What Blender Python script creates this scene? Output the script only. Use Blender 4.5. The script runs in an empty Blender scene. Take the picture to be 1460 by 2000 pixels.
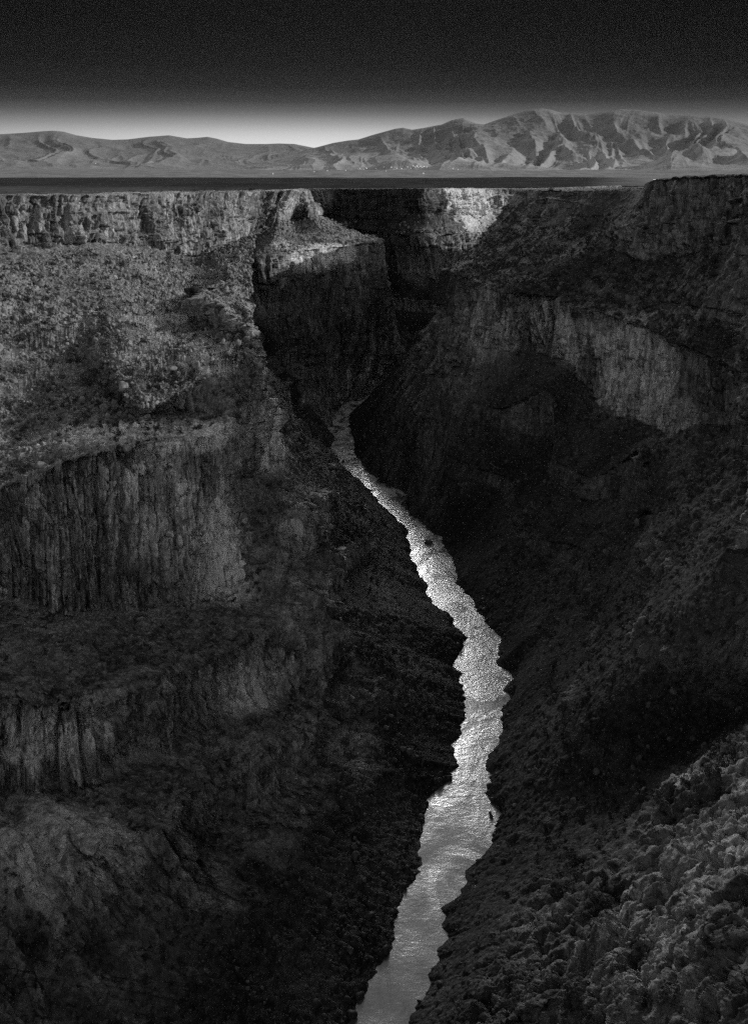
import bpy, math, random
import numpy as np
random.seed(7)
rng = np.random.default_rng(7)
R = math.radians
C = bpy.context.scene
COL = C.collection

# ------------------------------------------------------------------ camera
PITCH = math.atan(655/1921.0)
FPX = 1921.0                        # focal length in pixels of the 1460 x 2000 photograph
EYE = np.array([0.0, 0.0, 200.0])   # eye 200 m above the river
cd = bpy.data.cameras.new('camera'); cam = bpy.data.objects.new('camera', cd); COL.objects.link(cam)
cam.location = EYE; cam.rotation_euler = (math.pi/2-PITCH, 0, 0)
cd.sensor_fit = 'VERTICAL'; cd.sensor_height = 24; cd.lens = 24*FPX/2000
cd.clip_start = 1; cd.clip_end = 80000
C.camera = cam

# ------------------------------------------------------------------ light
SUN_EL, SUN_AZ = 17.0, 8.0         # azimuth measured from +x towards +y
sd = bpy.data.lights.new('sun', 'SUN'); sun = bpy.data.objects.new('sun', sd); COL.objects.link(sun)
sd.energy = 4.0; sd.angle = R(0.5); sd.color = (1, 1, 1)
sun.rotation_euler = (R(90-SUN_EL), 0, R(90+SUN_AZ))
w = bpy.data.worlds.new('World'); C.world = w; w.use_nodes = True
NT = w.node_tree; NT.nodes.clear()
def wn(t, **k):
    n = NT.nodes.new(t)
    for a, b in k.items(): setattr(n, a, b)
    return n
def wm(op, a, b=None, clamp=False):
    n = wn('ShaderNodeMath', operation=op, use_clamp=clamp)
    for i, v in enumerate((a, b)):
        if v is None: continue
        if isinstance(v, (int, float)): n.inputs[i].default_value = v
        else: NT.links.new(v, n.inputs[i])
    return n.outputs[0]
sky = wn('ShaderNodeTexSky', sky_type='NISHITA', sun_disc=False, sun_elevation=R(SUN_EL), sun_rotation=R(90-SUN_AZ))
bw = wn('ShaderNodeRGBToBW'); NT.links.new(sky.outputs[0], bw.inputs[0])
tc = wn('ShaderNodeTexCoord'); sx = wn('ShaderNodeSeparateXYZ'); NT.links.new(tc.outputs['Generated'], sx.inputs[0])
rmp = wn('ShaderNodeValToRGB')      # red-filter sky: pale at the horizon, almost black a few degrees up, added unseen bright patch above to brighten the river
cr = rmp.color_ramp; cr.interpolation = 'LINEAR'
def srgb(v):
    v /= 255.0
    return v/12.92 if v <= .04045 else ((v+.055)/1.055)**2.4
SKYRAMP = [(0.0, srgb(212)), (1.6, srgb(203)), (2.15, srgb(183)), (2.7, srgb(142)), (3.25, srgb(92)), (3.8, srgb(55)), (4.5, srgb(32)), (5.6, srgb(19)), (7.5, srgb(12)), (9.5, srgb(11))]
HI = 46.0  # strength of the added sky patch that the river mirrors
SKYRAMP += [(10.8, .05), (12.5, HI*.75), (22, HI), (25, HI*.35), (28.5, HI*.03), (36, .25), (75, .05)]
ZMAX = 1.0
for i, (el, v) in enumerate(SKYRAMP):
    p = math.sin(R(el))
    e = cr.elements[i] if i < 2 else cr.elements.new(p)
    e.position = p; e.color = (v/46, v/46, v/46, 1)
NT.links.new(sx.outputs[2], rmp.inputs[0])
# azimuth lobe: the glow lies straight up the gorge, the sky dims to both sides and behind
hyp = wm('SQRT', wm('ADD', wm('MULTIPLY', sx.outputs[0], sx.outputs[0]), wm('MULTIPLY', sx.outputs[1], sx.outputs[1])))
ax = wm('SUBTRACT', wm('DIVIDE', sx.outputs[0], hyp), -0.05)
cosf = wm('MAXIMUM', wm('DIVIDE', sx.outputs[1], hyp), 0.0)
glow = wm('POWER', wm('MAXIMUM', wm('SUBTRACT', 1.0, wm('MULTIPLY', ax, ax)), 0.0), 6.0)
glow = wm('MULTIPLY', glow, wm('GREATER_THAN', sx.outputs[1], 0.0))
hig = wm('MULTIPLY', wm('SUBTRACT', sx.outputs[2], 0.17, True), 20.0, True)
lo_ = wm('ADD', wm('MULTIPLY', glow, 0.95), 0.3)
hi_ = wm('POWER', wm('MAXIMUM', glow, 0.0), 3.5)
lowmix = wm('ADD', wm('MULTIPLY', lo_, wm('SUBTRACT', 1.0, hig)), wm('MULTIPLY', hi_, hig))
nz = wn('ShaderNodeTexNoise'); nz.inputs['Scale'].default_value = 3.0; nz.inputs['Detail'].default_value = 5
NT.links.new(tc.outputs['Generated'], nz.inputs['Vector'])
band = wm('MULTIPLY', rmp.outputs[0], wm('MULTIPLY', lowmix, 46.0))
omz = wm('SUBTRACT', 1.0, sx.outputs[2])
backl = wm('MULTIPLY', wm('MULTIPLY', wm('MAXIMUM', wm('MULTIPLY', sx.outputs[1], -1.0), 0.0), 1.35), wm('MULTIPLY', omz, omz))
amb = wm('MULTIPLY', bw.outputs[0], wm('MULTIPLY', wm('MULTIPLY', wm('SUBTRACT', sx.outputs[2], 0.16), 8.0, True), wm('ADD', backl, 0.075)))
tot = wm('MAXIMUM', wm('ADD', band, amb), 0.003)
AMB_HOOK = tot
bg = wn('ShaderNodeBackground'); NT.links.new(tot, bg.inputs[0]); bg.inputs[1].default_value = 1.0
wo = wn('ShaderNodeOutputWorld'); NT.links.new(bg.outputs[0], wo.inputs[0])
C.view_settings.view_transform = 'Standard'; C.view_settings.look = 'None'
C.view_settings.exposure = 0; C.view_settings.gamma = 1
C.render.engine = 'CYCLES'; C.cycles.use_denoising = False   # the photograph has a visible film grain

# ------------------------------------------------------------------ photogrammetry: pixel of the photograph -> world point
cp, sp = math.cos(PITCH), math.sin(PITCH)
def ray(px, py):
    x = (px-730)/FPX; y = (1000-py)/FPX
    return np.array([x, cp+y*sp, -sp+y*cp])
def P(px, py, z):                   # on the level z
    d = ray(px, py); return EYE + d*((z-200.0)/d[2])
def Q(px, py, Y):                   # on the upright plane at distance Y
    d = ray(px, py); return EYE + d*(Y/d[1])
W = lambda x, y, z: np.array([x, y, z], float)
def project(p):
    q = p-EYE; dep = q[..., 1]*cp - q[..., 2]*sp; v = q[..., 1]*sp + q[..., 2]*cp
    dep = np.where(np.abs(dep) < 1e-3, 1e-3, dep)
    return 730+FPX*q[..., 0]/dep, 1000-FPX*v/dep, dep

# ------------------------------------------------------------------ noise
def h3(ix, iy, iz, seed):
    h = (ix.astype(np.int64)*374761393 + iy.astype(np.int64)*668265263 + iz.astype(np.int64)*2147483647 + seed*974634777) & 0xffffffff
    h = h.astype(np.uint32)
    h ^= h >> np.uint32(13); h *= np.uint32(1274126177); h ^= h >> np.uint32(16); h *= np.uint32(2246822519); h ^= h >> np.uint32(13)
    return h.astype(np.float32)*np.float32(1/4294967296.0)
def vnoise(x, y, z, seed=0):
    x, y, z = np.broadcast_arrays(np.asarray(x, np.float32), np.asarray(y, np.float32), np.asarray(z, np.float32))
    xi, yi, zi = np.floor(x), np.floor(y), np.floor(z)
    fx, fy, fz = x-xi, y-yi, z-zi
    fx = fx*fx*(3-2*fx); fy = fy*fy*(3-2*fy); fz = fz*fz*(3-2*fz)
    o = 0
    for a in (0, 1):
        wx = fx if a else 1-fx
        for b in (0, 1):
            wy = fy if b else 1-fy
            for c in (0, 1):
                wz = fz if c else 1-fz
                o = o + h3(xi+a, yi+b, zi+c, seed)*wx*wy*wz
    return o*2-1
def fbm(x, y, z, seed=0, o=4, g=.5):
    s = 0; a = 1; t = 0
    for k in range(o):
        s = s + a*vnoise(x*2**k+k*17.3, y*2**k+k*5.7, np.asarray(z)*2**k+k*9.1, seed+k); t += a; a *= g
    return s/t
def ridged(x, y, z, seed=0, o=5):
    s = 0; a = 1; t = 0; pr = 1
    for k in range(o):
        n = 1-np.abs(vnoise(x*2**k+k*17.3, y*2**k+k*5.7, z, seed+k)); n = n*n
        s = s + a*n*pr; t += a; pr = n; a *= .5
    return s/t
def worley(x, y, z, seed=0, tilt=False):        # nearest cell: distance, hash, distance to 2nd
    x, y, z = np.broadcast_arrays(np.asarray(x, np.float32), np.asarray(y, np.float32), np.asarray(z, np.float32))
    bx, by, bz = np.floor(x-.5), np.floor(y-.5), np.floor(z-.5)
    d1 = np.full(x.shape, 9, np.float32); d2 = d1.copy(); hh = np.zeros(x.shape, np.float32); tl = hh.copy()
    for a in (0, 1):
        for b in (0, 1):
            for c in (0, 1):
                cx, cy, cz = bx+a, by+b, bz+c
                h1 = h3(cx, cy, cz, seed); h2 = h3(cx, cy, cz, seed+101); hz = h3(cx, cy, cz, seed+202)
                ox, oy, oz = cx+.5+(h1-.5)*.8-x, cy+.5+(h2-.5)*.8-y, cz+.5+(hz-.5)*.8-z
                d = np.sqrt(ox*ox+oy*oy+oz*oz)
                m = d < d1
                d2 = np.where(m, d1, np.minimum(d2, d)); hh = np.where(m, (h1*7.13+h2*3.7) % 1, hh); d1 = np.where(m, d, d1)
                if tilt:
                    aa = (h1*13.7+hz*5.1) % 1*6.2832; tl = np.where(m, np.cos(aa)*ox+np.sin(aa)*oy+(h2-.5)*2*oz, tl)
    return (d1, hh, d2, tl) if tilt else (d1, hh, d2)
def sst(a, b, x):
    t = np.clip((x-a)/(b-a), 0, 1); return t*t*(3-2*t)

# ------------------------------------------------------------------ object helpers
def tag(o, label=None, cat=None, group=None, kind=None):
    if label: o['label'] = label
    if cat: o['category'] = cat
    if group: o['group'] = group
    if kind: o['kind'] = kind
    return o
def link(name, me, mat=None, parent=None):
    o = bpy.data.objects.new(name, me); COL.objects.link(o)
    if mat: me.materials.append(mat)
    if parent: o.parent = parent
    return o
def mesh_np(name, v, f, smooth=False, attrs=None):
    me = bpy.data.meshes.new(name)
    v = np.ascontiguousarray(v, np.float32); f = np.ascontiguousarray(f, np.int32)
    me.vertices.add(len(v)); me.vertices.foreach_set('co', v.ravel())
    n, k = f.shape
    me.loops.add(n*k); me.loops.foreach_set('vertex_index', f.ravel())
    me.polygons.add(n); me.polygons.foreach_set('loop_start', np.arange(0, n*k, k, dtype=np.int32))
    me.polygons.foreach_set('loop_total', np.full(n, k, np.int32))
    if smooth: me.polygons.foreach_set('use_smooth', np.ones(n, bool))
    for an, av in (attrs or {}).items():
        a = me.attributes.new(an, 'FLOAT', 'POINT'); a.data.foreach_set('value', np.ascontiguousarray(av, np.float32).ravel())
    me.update(); return me
def grid_faces(nr, nc):
    i = np.arange(nr*nc).reshape(nr, nc)
    return np.stack([i[:-1, :-1], i[:-1, 1:], i[1:, 1:], i[1:, :-1]], -1).reshape(-1, 4)

# ------------------------------------------------------------------ materials
def new_mat(name, rough=.9, spec=.05):
    m = bpy.data.materials.new(name); m.use_nodes = True; nt = m.node_tree
    b = nt.nodes['Principled BSDF']; b.inputs['Roughness'].default_value = rough; b.inputs['Specular IOR Level'].default_value = spec
    return m, nt, b
class NB:
    def __init__(s, nt): s.nt = nt
    def n(s, t, **k):
        n = s.nt.nodes.new(t)
        for a, b in k.items(): setattr(n, a, b)
        return n
    def l(s, a, b): s.nt.links.new(a, b)
    def m(s, op, a, b=None, c=None, clamp=False):
        n = s.n('ShaderNodeMath', operation=op, use_clamp=clamp)
        for i, v in enumerate((a, b, c)):
            if v is None: continue
            if isinstance(v, (int, float)): n.inputs[i].default_value = v
            else: s.l(v, n.inputs[i])
        return n.outputs[0]
    def mapped(s, scale, loc=(0, 0, 0)):
        t = s.n('ShaderNodeTexCoord'); m = s.n('ShaderNodeMapping'); s.l(t.outputs['Object'], m.inputs[0])
        m.inputs['Scale'].default_value = scale; m.inputs['Location'].default_value = loc
        return m.outputs[0]
    def noise(s, scale, detail=5, rough=.6, loc=(0, 0, 0), dist=0.0):
        n = s.n('ShaderNodeTexNoise'); s.l(s.mapped(scale, loc), n.inputs['Vector'])
        n.inputs['Scale'].default_value = 1; n.inputs['Detail'].default_value = detail; n.inputs['Roughness'].default_value = rough
        n.inputs['Distortion'].default_value = dist
        return n.outputs[0]
    def rng(s, v, a, b, c, d):
        n = s.n('ShaderNodeMapRange'); s.l(v, n.inputs[0])
        for i, x in enumerate((a, b, c, d)): n.inputs[i+1].default_value = x
        return n.outputs[0]
    def mix(s, f, a, b):
        n = s.n('ShaderNodeMix', data_type='FLOAT')
        for i, v in zip((0, 2, 3), (f, a, b)):
            if isinstance(v, (int, float)): n.inputs[i].default_value = v
            else: s.l(v, n.inputs[i])
        return n.outputs[0]

def rock_mat(name, cliff=(.10, .34), talus=(.045, .13)):
    m, nt, b = new_mat(name, .95, .04); k = NB(nt)
    at = k.n('ShaderNodeAttribute', attribute_name='cliff').outputs['Fac']
    rock = k.n('ShaderNodeAttribute', attribute_name='rock').outputs['Fac']
    def lv(v, w_=.14): return k.rng(v, .5-w_, .5+w_, 0, 1)
    n1 = k.noise((.045, .045, .016), 6, .65)                     # big stained panels
    n2 = k.noise((.55, .55, .07), 6, .72, (3, 9, 1), .3)         # upright streaks
    n3 = k.noise((1.3, 1.3, .5), 6, .8, (8, 1, 4))
    n4 = k.noise((.22, .22, .12), 5, .7, (1, 1, 6))
    cl = k.m('ADD', k.m('ADD', k.m('MULTIPLY', lv(n1, .12), .32), k.m('MULTIPLY', lv(n4, .13), .2)), k.m('ADD', k.m('MULTIPLY', lv(n2, .12), .28), k.m('MULTIPLY', lv(n3, .13), .2)))
    def vor(scale, loc):
        n = k.n('ShaderNodeTexVoronoi'); n.inputs['Scale'].default_value = 1
        mp_ = k.n('ShaderNodeMapping'); nn = k.n('ShaderNodeTexNoise'); tc_ = k.n('ShaderNodeTexCoord'); k.l(tc_.outputs['Object'], nn.inputs['Vector']); nn.inputs['Scale'].default_value = .35; nn.inputs['Detail'].default_value = 3
        va = k.n('ShaderNodeVectorMath', operation='MULTIPLY_ADD'); k.l(nn.outputs['Color'], va.inputs[0]); va.inputs[1].default_value = (2.2, 2.2, 2.2); k.l(tc_.outputs['Object'], va.inputs[2])
        k.l(va.outputs[0], mp_.inputs[0]); mp_.inputs['Scale'].default_value = scale; mp_.inputs['Location'].default_value = loc
        k.l(mp_.outputs[0], n.inputs['Vector']); n.inputs['Randomness'].default_value = 1
        sc_ = k.n('ShaderNodeSeparateColor'); k.l(n.outputs['Color'], sc_.inputs[0]); return sc_.outputs[0], n.outputs['Distance']
    va1, vd1 = vor((.34, .34, .07), (0, 0, 0)); va2, vd2 = vor((.95, .95, .24), (5, 2, 1))
    cl = k.m('ADD', k.m('MULTIPLY', cl, .58), k.m('ADD', k.m('MULTIPLY', va1, .22), k.m('MULTIPLY', va2, .20)))
    ccol = k.m('ADD', k.m('MULTIPLY', k.m('POWER', k.rng(cl, .12, .88, 0, 1), 1.7), cliff[1]-cliff[0]), cliff[0])
    t1 = k.noise((.035, .035, .035), 5, .6, (5, 5, 5)); t2 = k.noise((.6, .6, .6), 6, .85, (2, 7, 1)); t3 = k.noise((.16, .16, .16), 5, .8, (7, 7, 1))
    tl = k.m('ADD', k.m('ADD', k.m('MULTIPLY', lv(t1, .1), .34), k.m('MULTIPLY', lv(t3, .12), .2)), k.m('ADD', k.m('MULTIPLY', lv(t2, .11), .35), k.m('MULTIPLY', rock, .25)))
    slope_dark = k.n('ShaderNodeAttribute', attribute_name='scrub').outputs['Fac']  # darker tone on the lower slopes
    va3, vd3 = vor((.75, .75, .75), (3, 3, 1))
    tl = k.m('ADD', k.m('MULTIPLY', tl, .68), k.m('MULTIPLY', va3, .32))
    tcol = k.m('MULTIPLY', k.m('SUBTRACT', 1.0, k.m('MULTIPLY', slope_dark, .68)), k.m('ADD', k.m('MULTIPLY', k.m('POWER', k.rng(tl, .12, .88, 0, 1), 1.5), talus[1]-talus[0]), talus[0]))
    pale = k.n('ShaderNodeAttribute', attribute_name='pale').outputs['Fac']  # painted sun and shade scale the rock colour
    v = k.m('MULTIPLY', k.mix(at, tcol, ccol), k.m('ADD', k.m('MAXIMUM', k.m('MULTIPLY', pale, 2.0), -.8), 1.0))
    v = k.m('MINIMUM', v, .72)
    cc = k.n('ShaderNodeCombineColor')
    for i in range(3): k.l(v, cc.inputs[i])
    k.l(cc.outputs[0], b.inputs['Base Color'])
    bp = k.n('ShaderNodeBump'); bp.inputs['Strength'].default_value = 1; bp.inputs['Distance'].default_value = 1.5
    hb = k.mix(at, k.m('SUBTRACT', k.m('MULTIPLY', t2, .8), k.m('MULTIPLY', vd3, .8)), k.m('ADD', k.m('ADD', k.m('MULTIPLY', n2, .8), k.m('MULTIPLY', n3, .7)), k.m('ADD', k.m('MULTIPLY', va1, .9), k.m('MULTIPLY', va2, .55))))
    k.l(hb, bp.inputs['Height']); k.l(bp.outputs[0], b.inputs['Normal'])
    return m
def plain_mat(name, lo, hi, sc=(.5, .5, .5), det=4, rough=.9, bump=.0):
    m, nt, b = new_mat(name, rough, .05); k = NB(nt)
    v = k.rng(k.noise(sc, det, .65), .33, .67, lo, hi)
    cc = k.n('ShaderNodeCombineColor')
    for i in range(3): k.l(v, cc.inputs[i])
    k.l(cc.outputs[0], b.inputs['Base Color'])
    if bump:
        bp = k.n('ShaderNodeBump'); bp.inputs['Strength'].default_value = .8; bp.inputs['Distance'].default_value = bump
        k.l(v, bp.inputs['Height']); k.l(bp.outputs[0], b.inputs['Normal'])
    return m
M_ROCK_L = rock_mat('basalt_left', (.02, .62), (.04, .36)); M_ROCK_R = rock_mat('basalt_right_shaded', (.015, .42), (.025, .13))  # right copy of the basalt darker, the wall's shade put into its colour
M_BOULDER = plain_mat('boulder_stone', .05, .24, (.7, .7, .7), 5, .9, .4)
M_SHRUB = plain_mat('juniper_green', .02, .055, (2, 2, 2)); M_BOULDER_SHADE = plain_mat('boulder_stone_shaded', .03, .13, (.7, .7, .7), 5, .9, .4)  # boulder stone copied darker, shade of the slopes painted in
M_BARK = plain_mat('bark', .06, .12, (6, 6, 2))

# ------------------------------------------------------------------ the gorge walls
# one row per station, near to far; columns: A rim, B foot of the rim cliff, J/K a step on the bench, C lip of the second cliff,
# D its foot, E/F third cliff, H/I fourth, G river bank
N_ = None
rel = lambda dx, dy, dz: ('rel', dx, dy, dz)
LEFT = [
 [W(-420,-250,192), W(-400,-250,160), N_, N_, W(-240,-250,115), W(-228,-250,75), N_, N_, N_, N_, W(-45,-250,0)],
 [W(-280,90,192), W(-262,95,165), N_, N_, W(-190,100,112), W(-182,104,75), W(-135,110,68), W(-128,112,45), W(-100,116,40), W(-80,120,22), W(-18,125,0)],
 [P(0,383,191), Q(0,500,492), N_, N_, P(0,960,110), P(0,1190,70), P(0,1390,66), Q(0,1555,226), P(60,1640,40), P(250,1900,20), P(700,1990,0)],
 [P(160,382,190.5), Q(160,475,560), N_, N_, P(140,905,115), Q(160,1210,286), P(165,1385,64), Q(172,1550,231), P(330,1640,36), P(400,1750,20), P(757,1880,0)],
 [P(300,378,189.5), Q(300,490,660), Q(270,795,318), P(270,812,122), P(270,872,118), Q(300,1205,300), P(430,1280,59), Q(440,1430,268), P(470,1500,33), P(480,1610,22), P(828,1660,0)],
 [P(400,376,189), Q(390,500,750), Q(395,745,341), P(400,812,121), P(443,845,119), Q(436,1160,319), P(560,1190,57), Q(598,1330,301), P(625,1400,31), P(636,1470,21), P(886,1510,0)],
 [P(450,375,188.8), Q(435,480,783), Q(440,735,346), P(452,812,122), P(456,826,120), Q(462,985,342), P(540,1040,78), Q(560,1120,330), P(632,1165,55), Q(640,1260,330), P(900,1350,0)],
 [P(490,374,188.5), Q(470,466,848), Q(480,695,378), Q(488,700,381), P(508,708,132), Q(512,905,383), P(590,980,78), Q(605,1050,368), P(645,1085,52), Q(650,1160,376), P(893,1240,0)],
 [P(515,373.5,188), Q(495,460,903), .88, .92, P(474,655,139), rel(12,0,-44), N_, N_, N_, N_, P(812,1100,0)],
 [P(530,373.5,187.8), Q(490,458,918), .80, .86, P(415,560,147), rel(10,0,-42), N_, N_, N_, N_, P(761,1003,0)],
 [P(536,373.5,187.8), Q(500,456,922), N_, N_, W(-84,545,138), rel(10,0,-38), N_, N_, N_, N_, P(715,950,0)],
 [P(541,373.3,187.7), Q(506,454,930), N_, N_, W(-107,700,124), rel(10,-4,-32), N_, N_, N_, N_, P(680,920,0)],
 [P(545,373.2,187.6), Q(512,450,938), N_, N_, Q(412,563,797), rel(3,-9,-34), N_, N_, N_, N_, P(664,900,0)],
 [P(550,373,187.5), Q(520,446,944), N_, N_, Q(450,541,797), rel(1,-9,-36), N_, N_, N_, N_, P(656,880,0)],
 [P(555,373,187.5), Q(530,440,950), N_, N_, Q(494,511,797), rel(0,-9,-38), N_, N_, N_, N_, P(650,862,0)],
 [P(560,373,187.4), Q(545,434,955), N_, N_, P(522,498,142), Q(526,600,795), N_, N_, N_, N_, P(648,845,0)],
 [P(585,372.5,187.2), Q(577,430,1030), N_, N_, P(600,489,142), Q(606,590,846), N_, N_, N_, N_, P(656,815,0)],
 [P(600,372,187), Q(603,424,1010), N_, N_, P(680,481,142), Q(688,588,884), N_, N_, N_, N_, P(663,797,0)],
 [P(606,371.5,186.8), Q(616,424,1060), N_, N_, P(750,472,142), Q(763,572,955), N_, N_, N_, N_, P(716,774,0)],
 [Q(590,370.5,1190), W(-65,1180,158), N_, N_, W(-5,1030,142), rel(10,6,-45), N_, N_, N_, N_, W(45,1010,0)],
 [Q(600,370,1300), W(-70,1292,150), N_, N_, W(-40,1250,142), rel(2,-8,-45), N_, N_, N_, N_, W(75,1060,0)],
 [Q(720,369.5,1262), Q(720,430,1255), N_, N_, W(5,1215,138), rel(2,-8,-45), N_, N_, N_, N_, W(100,1100,0)],
 [Q(818,369,1205), Q(820,418,1200), N_, N_, Q(835,462,1180), Q(852,545,1172), N_, N_, N_, N_, W(125,1140,0)],
 [Q(870,369,1275), Q(872,420,1268), Q(874,436,1250), Q(876,445,1246), Q(880,458,1232), Q(885,560,1225), N_, N_, N_, N_, W(175,1190,0)],
 [Q(960,369,1370), Q(960,420,1362), Q(960,436,1345), Q(961,442,1342), Q(962,452,1330), rel(4,-8,-60), N_, N_, N_, N_, W(260,1290,0)],
 [Q(1050,369,1480), Q(1050,420,1470), N_, N_, Q(1050,450,1440), rel(4,-8,-60), N_, N_, N_, N_, W(350,1400,0)],
 [W(420,1750,185), W(424,1742,150), N_, N_, W(450,1700,140), rel(4,-8,-60), N_, N_, N_, N_, W(520,1600,0)],
]
RIGHT = [
 [W(240,-250,199), W(225,-250,165), N_, N_, W(120,-250,120), W(112,-250,80), N_, N_, N_, N_, W(10,-250,0)],
 [W(210,40,200), W(195,45,168), N_, N_, W(95,45,130), W(85,48,100), W(62,52,92), W(52,56,62), W(44,60,54), W(38,64,40), W(22,80,0)],
 [W(225,85,200), W(205,88,168), N_, N_, W(100,90,128), W(88,92,112), P(1490,2060,104), P(1280,2060,76), P(1180,2030,60), P(1090,2010,44), W(24,145,0)],
 [W(205,140,200), W(190,142,168), N_, N_, W(120,140,125), W(105,140,104), P(1400,1680,88), P(1235,1790,66), P(1175,1840,56), P(1095,1910,40), P(797,1990,0)],
 [W(200,190,200), W(182,190,168), N_, N_, W(130,185,120), W(112,188,100), P(1420,1465,82), P(1262,1545,72), Q(1256,1690,176), P(1180,1770,42), P(848,1870,0)],
 [W(192,240,200), W(172,240,166), N_, N_, W(128,235,118), W(120,236,98), P(1500,1330,68), P(1440,1390,50), N_, N_, P(905,1740,0)],
 [W(182,300,201), W(165,300,165), N_, N_, P(1490,900,122), Q(1480,1080,268), N_, N_, N_, N_, P(962,1600,0)],
 [W(172,370,203), W(156,365,165), N_, N_, P(1470,740,130), Q(1460,900,356), N_, N_, N_, N_, P(975,1440,0)],
 [Q(1460,343.5,430), Q(1470,470,425), N_, N_, P(1400,700,130), Q(1400,830,400), N_, N_, N_, N_, P(993,1325,0)],
 [Q(1420,344.5,470), Q(1410,480,462), N_, N_, P(1330,672,130), Q(1322,860,437), Q(1250,880,410), Q(1240,980,405), N_, N_, P(968,1240,0)],
 [Q(1340,347,520), Q(1340,500,512), N_, N_, P(1250,640,131), Q(1255,825,478), N_, N_, N_, N_, P(925,1195,0)],
 [Q(1292,350,560), Q(1285,508,550), N_, N_, P(1180,612,132), Q(1190,795,520), N_, N_, N_, N_, P(889,1140,0)],
 [Q(1264,361,600), Q(1225,488,585), N_, N_, P(1088,582,134), Q(1102,700,572), Q(1070,760,545), Q(1080,860,540), N_, N_, P(872,1080,0)],
 [Q(1245,372,650), Q(1190,450,630), N_, N_, P(1005,572,136), Q(1030,690,588), N_, N_, N_, N_, P(857,1050,0)],
 [Q(1150,373,700), Q(1110,445,690), N_, N_, P(925,553,138), Q(915,655,622), N_, N_, N_, N_, P(797,1000,0)],
 [Q(1060,372.5,790), Q(1030,440,780), N_, N_, P(882,530,141), Q(872,600,692), N_, N_, N_, N_, P(716,926,0)],
 [Q(1008,372,880), Q(976,425,868), N_, N_, Q(900,505,790), rel(-5,0,-40), N_, N_, N_, N_, P(689,872,0)],
 [W(150,990,188), W(142,985,158), N_, N_, W(92,910,140), rel(-5,5,-40), N_, N_, N_, N_, P(690,806,0)],
 [W(195,1090,187), W(188,1085,155), N_, N_, W(125,1000,140), rel(-5,8,-40), N_, N_, N_, N_, W(20,925,0)],
 [W(270,1200,187), W(262,1196,155), N_, N_, W(205,1110,140), rel(-5,8,-40), N_, N_, N_, N_, W(130,1080,0)],
 [W(370,1320,187), W(362,1320,155), N_, N_, W(310,1240,140), rel(-5,8,-40), N_, N_, N_, N_, W(230,1210,0)],
 [W(620,1600,186), W(612,1600,155), N_, N_, W(580,1560,140), rel(-5,8,-40), N_, N_, N_, N_, W(545,1570,0)],
]
def complete(rows, side):
    out = []
    for r in rows:
        r = list(r)
        for i, v in enumerate(r):
            if isinstance(v, tuple): r[i] = r[i-1] + np.array(v[1:])
        A, B, J, K, c, D, E, F, H, I, G = r
        if isinstance(J, float):
            J, K = B+(c-B)*J, B+(c-B)*(K-J+J) + W(0,0,-2)
        if J is None:
            J = B+(c-B)*.55 + W(0,0,-3); K = B+(c-B)*.62 + W(0,0,-5)
        if E is None:
            E = D+(G-D)*W(.34,.34,.30); F = D+(G-D)*(W(.38,.38,.46) if side > 0 else W(.39,.39,.40))
        if H is None:
            H = F+(G-F)*W(.40,.40,.36); I = F+(G-F)*(W(.45,.45,.52) if side > 0 else W(.46,.46,.48))
        out.append([A, B, J, K, c, D, E, F, H, I, G, G+W(10*side, 0, -6)])
    return np.array(out)            # stations x levels x 3
def pchip(x, y, xn):
    h = np.diff(x); d = np.diff(y, axis=0)/h[:, None, None]
    m = np.zeros_like(y); m[0] = d[0]; m[-1] = d[-1]
    a, b = d[:-1], d[1:]; w1 = (2*h[1:]+h[:-1])[:, None, None]; w2 = (h[1:]+2*h[:-1])[:, None, None]
    with np.errstate(all='ignore'):
        hm = (w1+w2)/(w1/a+w2/b)
    m[1:-1] = np.where(a*b > 0, hm, 0)
    i = np.clip(np.searchsorted(x, xn)-1, 0, len(x)-2); t = ((xn-x[i])/h[i])[:, None, None]; hh = h[i][:, None, None]
    return (2*t**3-3*t**2+1)*y[i] + (t**3-2*t**2+t)*hh*m[i] + (-2*t**3+3*t**2)*y[i+1] + (t**3-t**2)*hh*m[i+1]

QUAL = 1.22
# pale rock panels, with sunlight and shade painted into the colour: centre, half sizes, amount
LIGHT_SHADE_TONE = [(W(-30,860,85), (120,190,62), -.3), (W(75,780,80), (70,150,60), -.25), (Q(330,848,318), (55,14,7), .9), (Q(1225,720,495), (30,60,32), 1.0), (Q(1310,790,450), (20,30,22), 1.0), (Q(1120,660,565), (16,20,24), .8), (Q(950,640,610), (22,40,22), .5), (Q(1055,610,585), (8,10,22), .5),
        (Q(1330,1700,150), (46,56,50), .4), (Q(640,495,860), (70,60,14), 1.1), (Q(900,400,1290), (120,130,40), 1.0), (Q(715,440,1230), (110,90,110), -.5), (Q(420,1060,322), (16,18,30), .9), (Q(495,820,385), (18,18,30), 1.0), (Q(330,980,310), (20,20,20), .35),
        (Q(280,930,305), (8,8,8), 1.0), (Q(250,1020,300), (40,40,22), .3), (Q(480,1330,300), (14,20,14), .9), (Q(110,1450,230), (22,20,10), .7), (Q(130,1650,205), (25,25,14), .5), (Q(60,1690,205), (20,20,20), .6), (Q(560,390,1000), (30,40,20), .5)]
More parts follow.
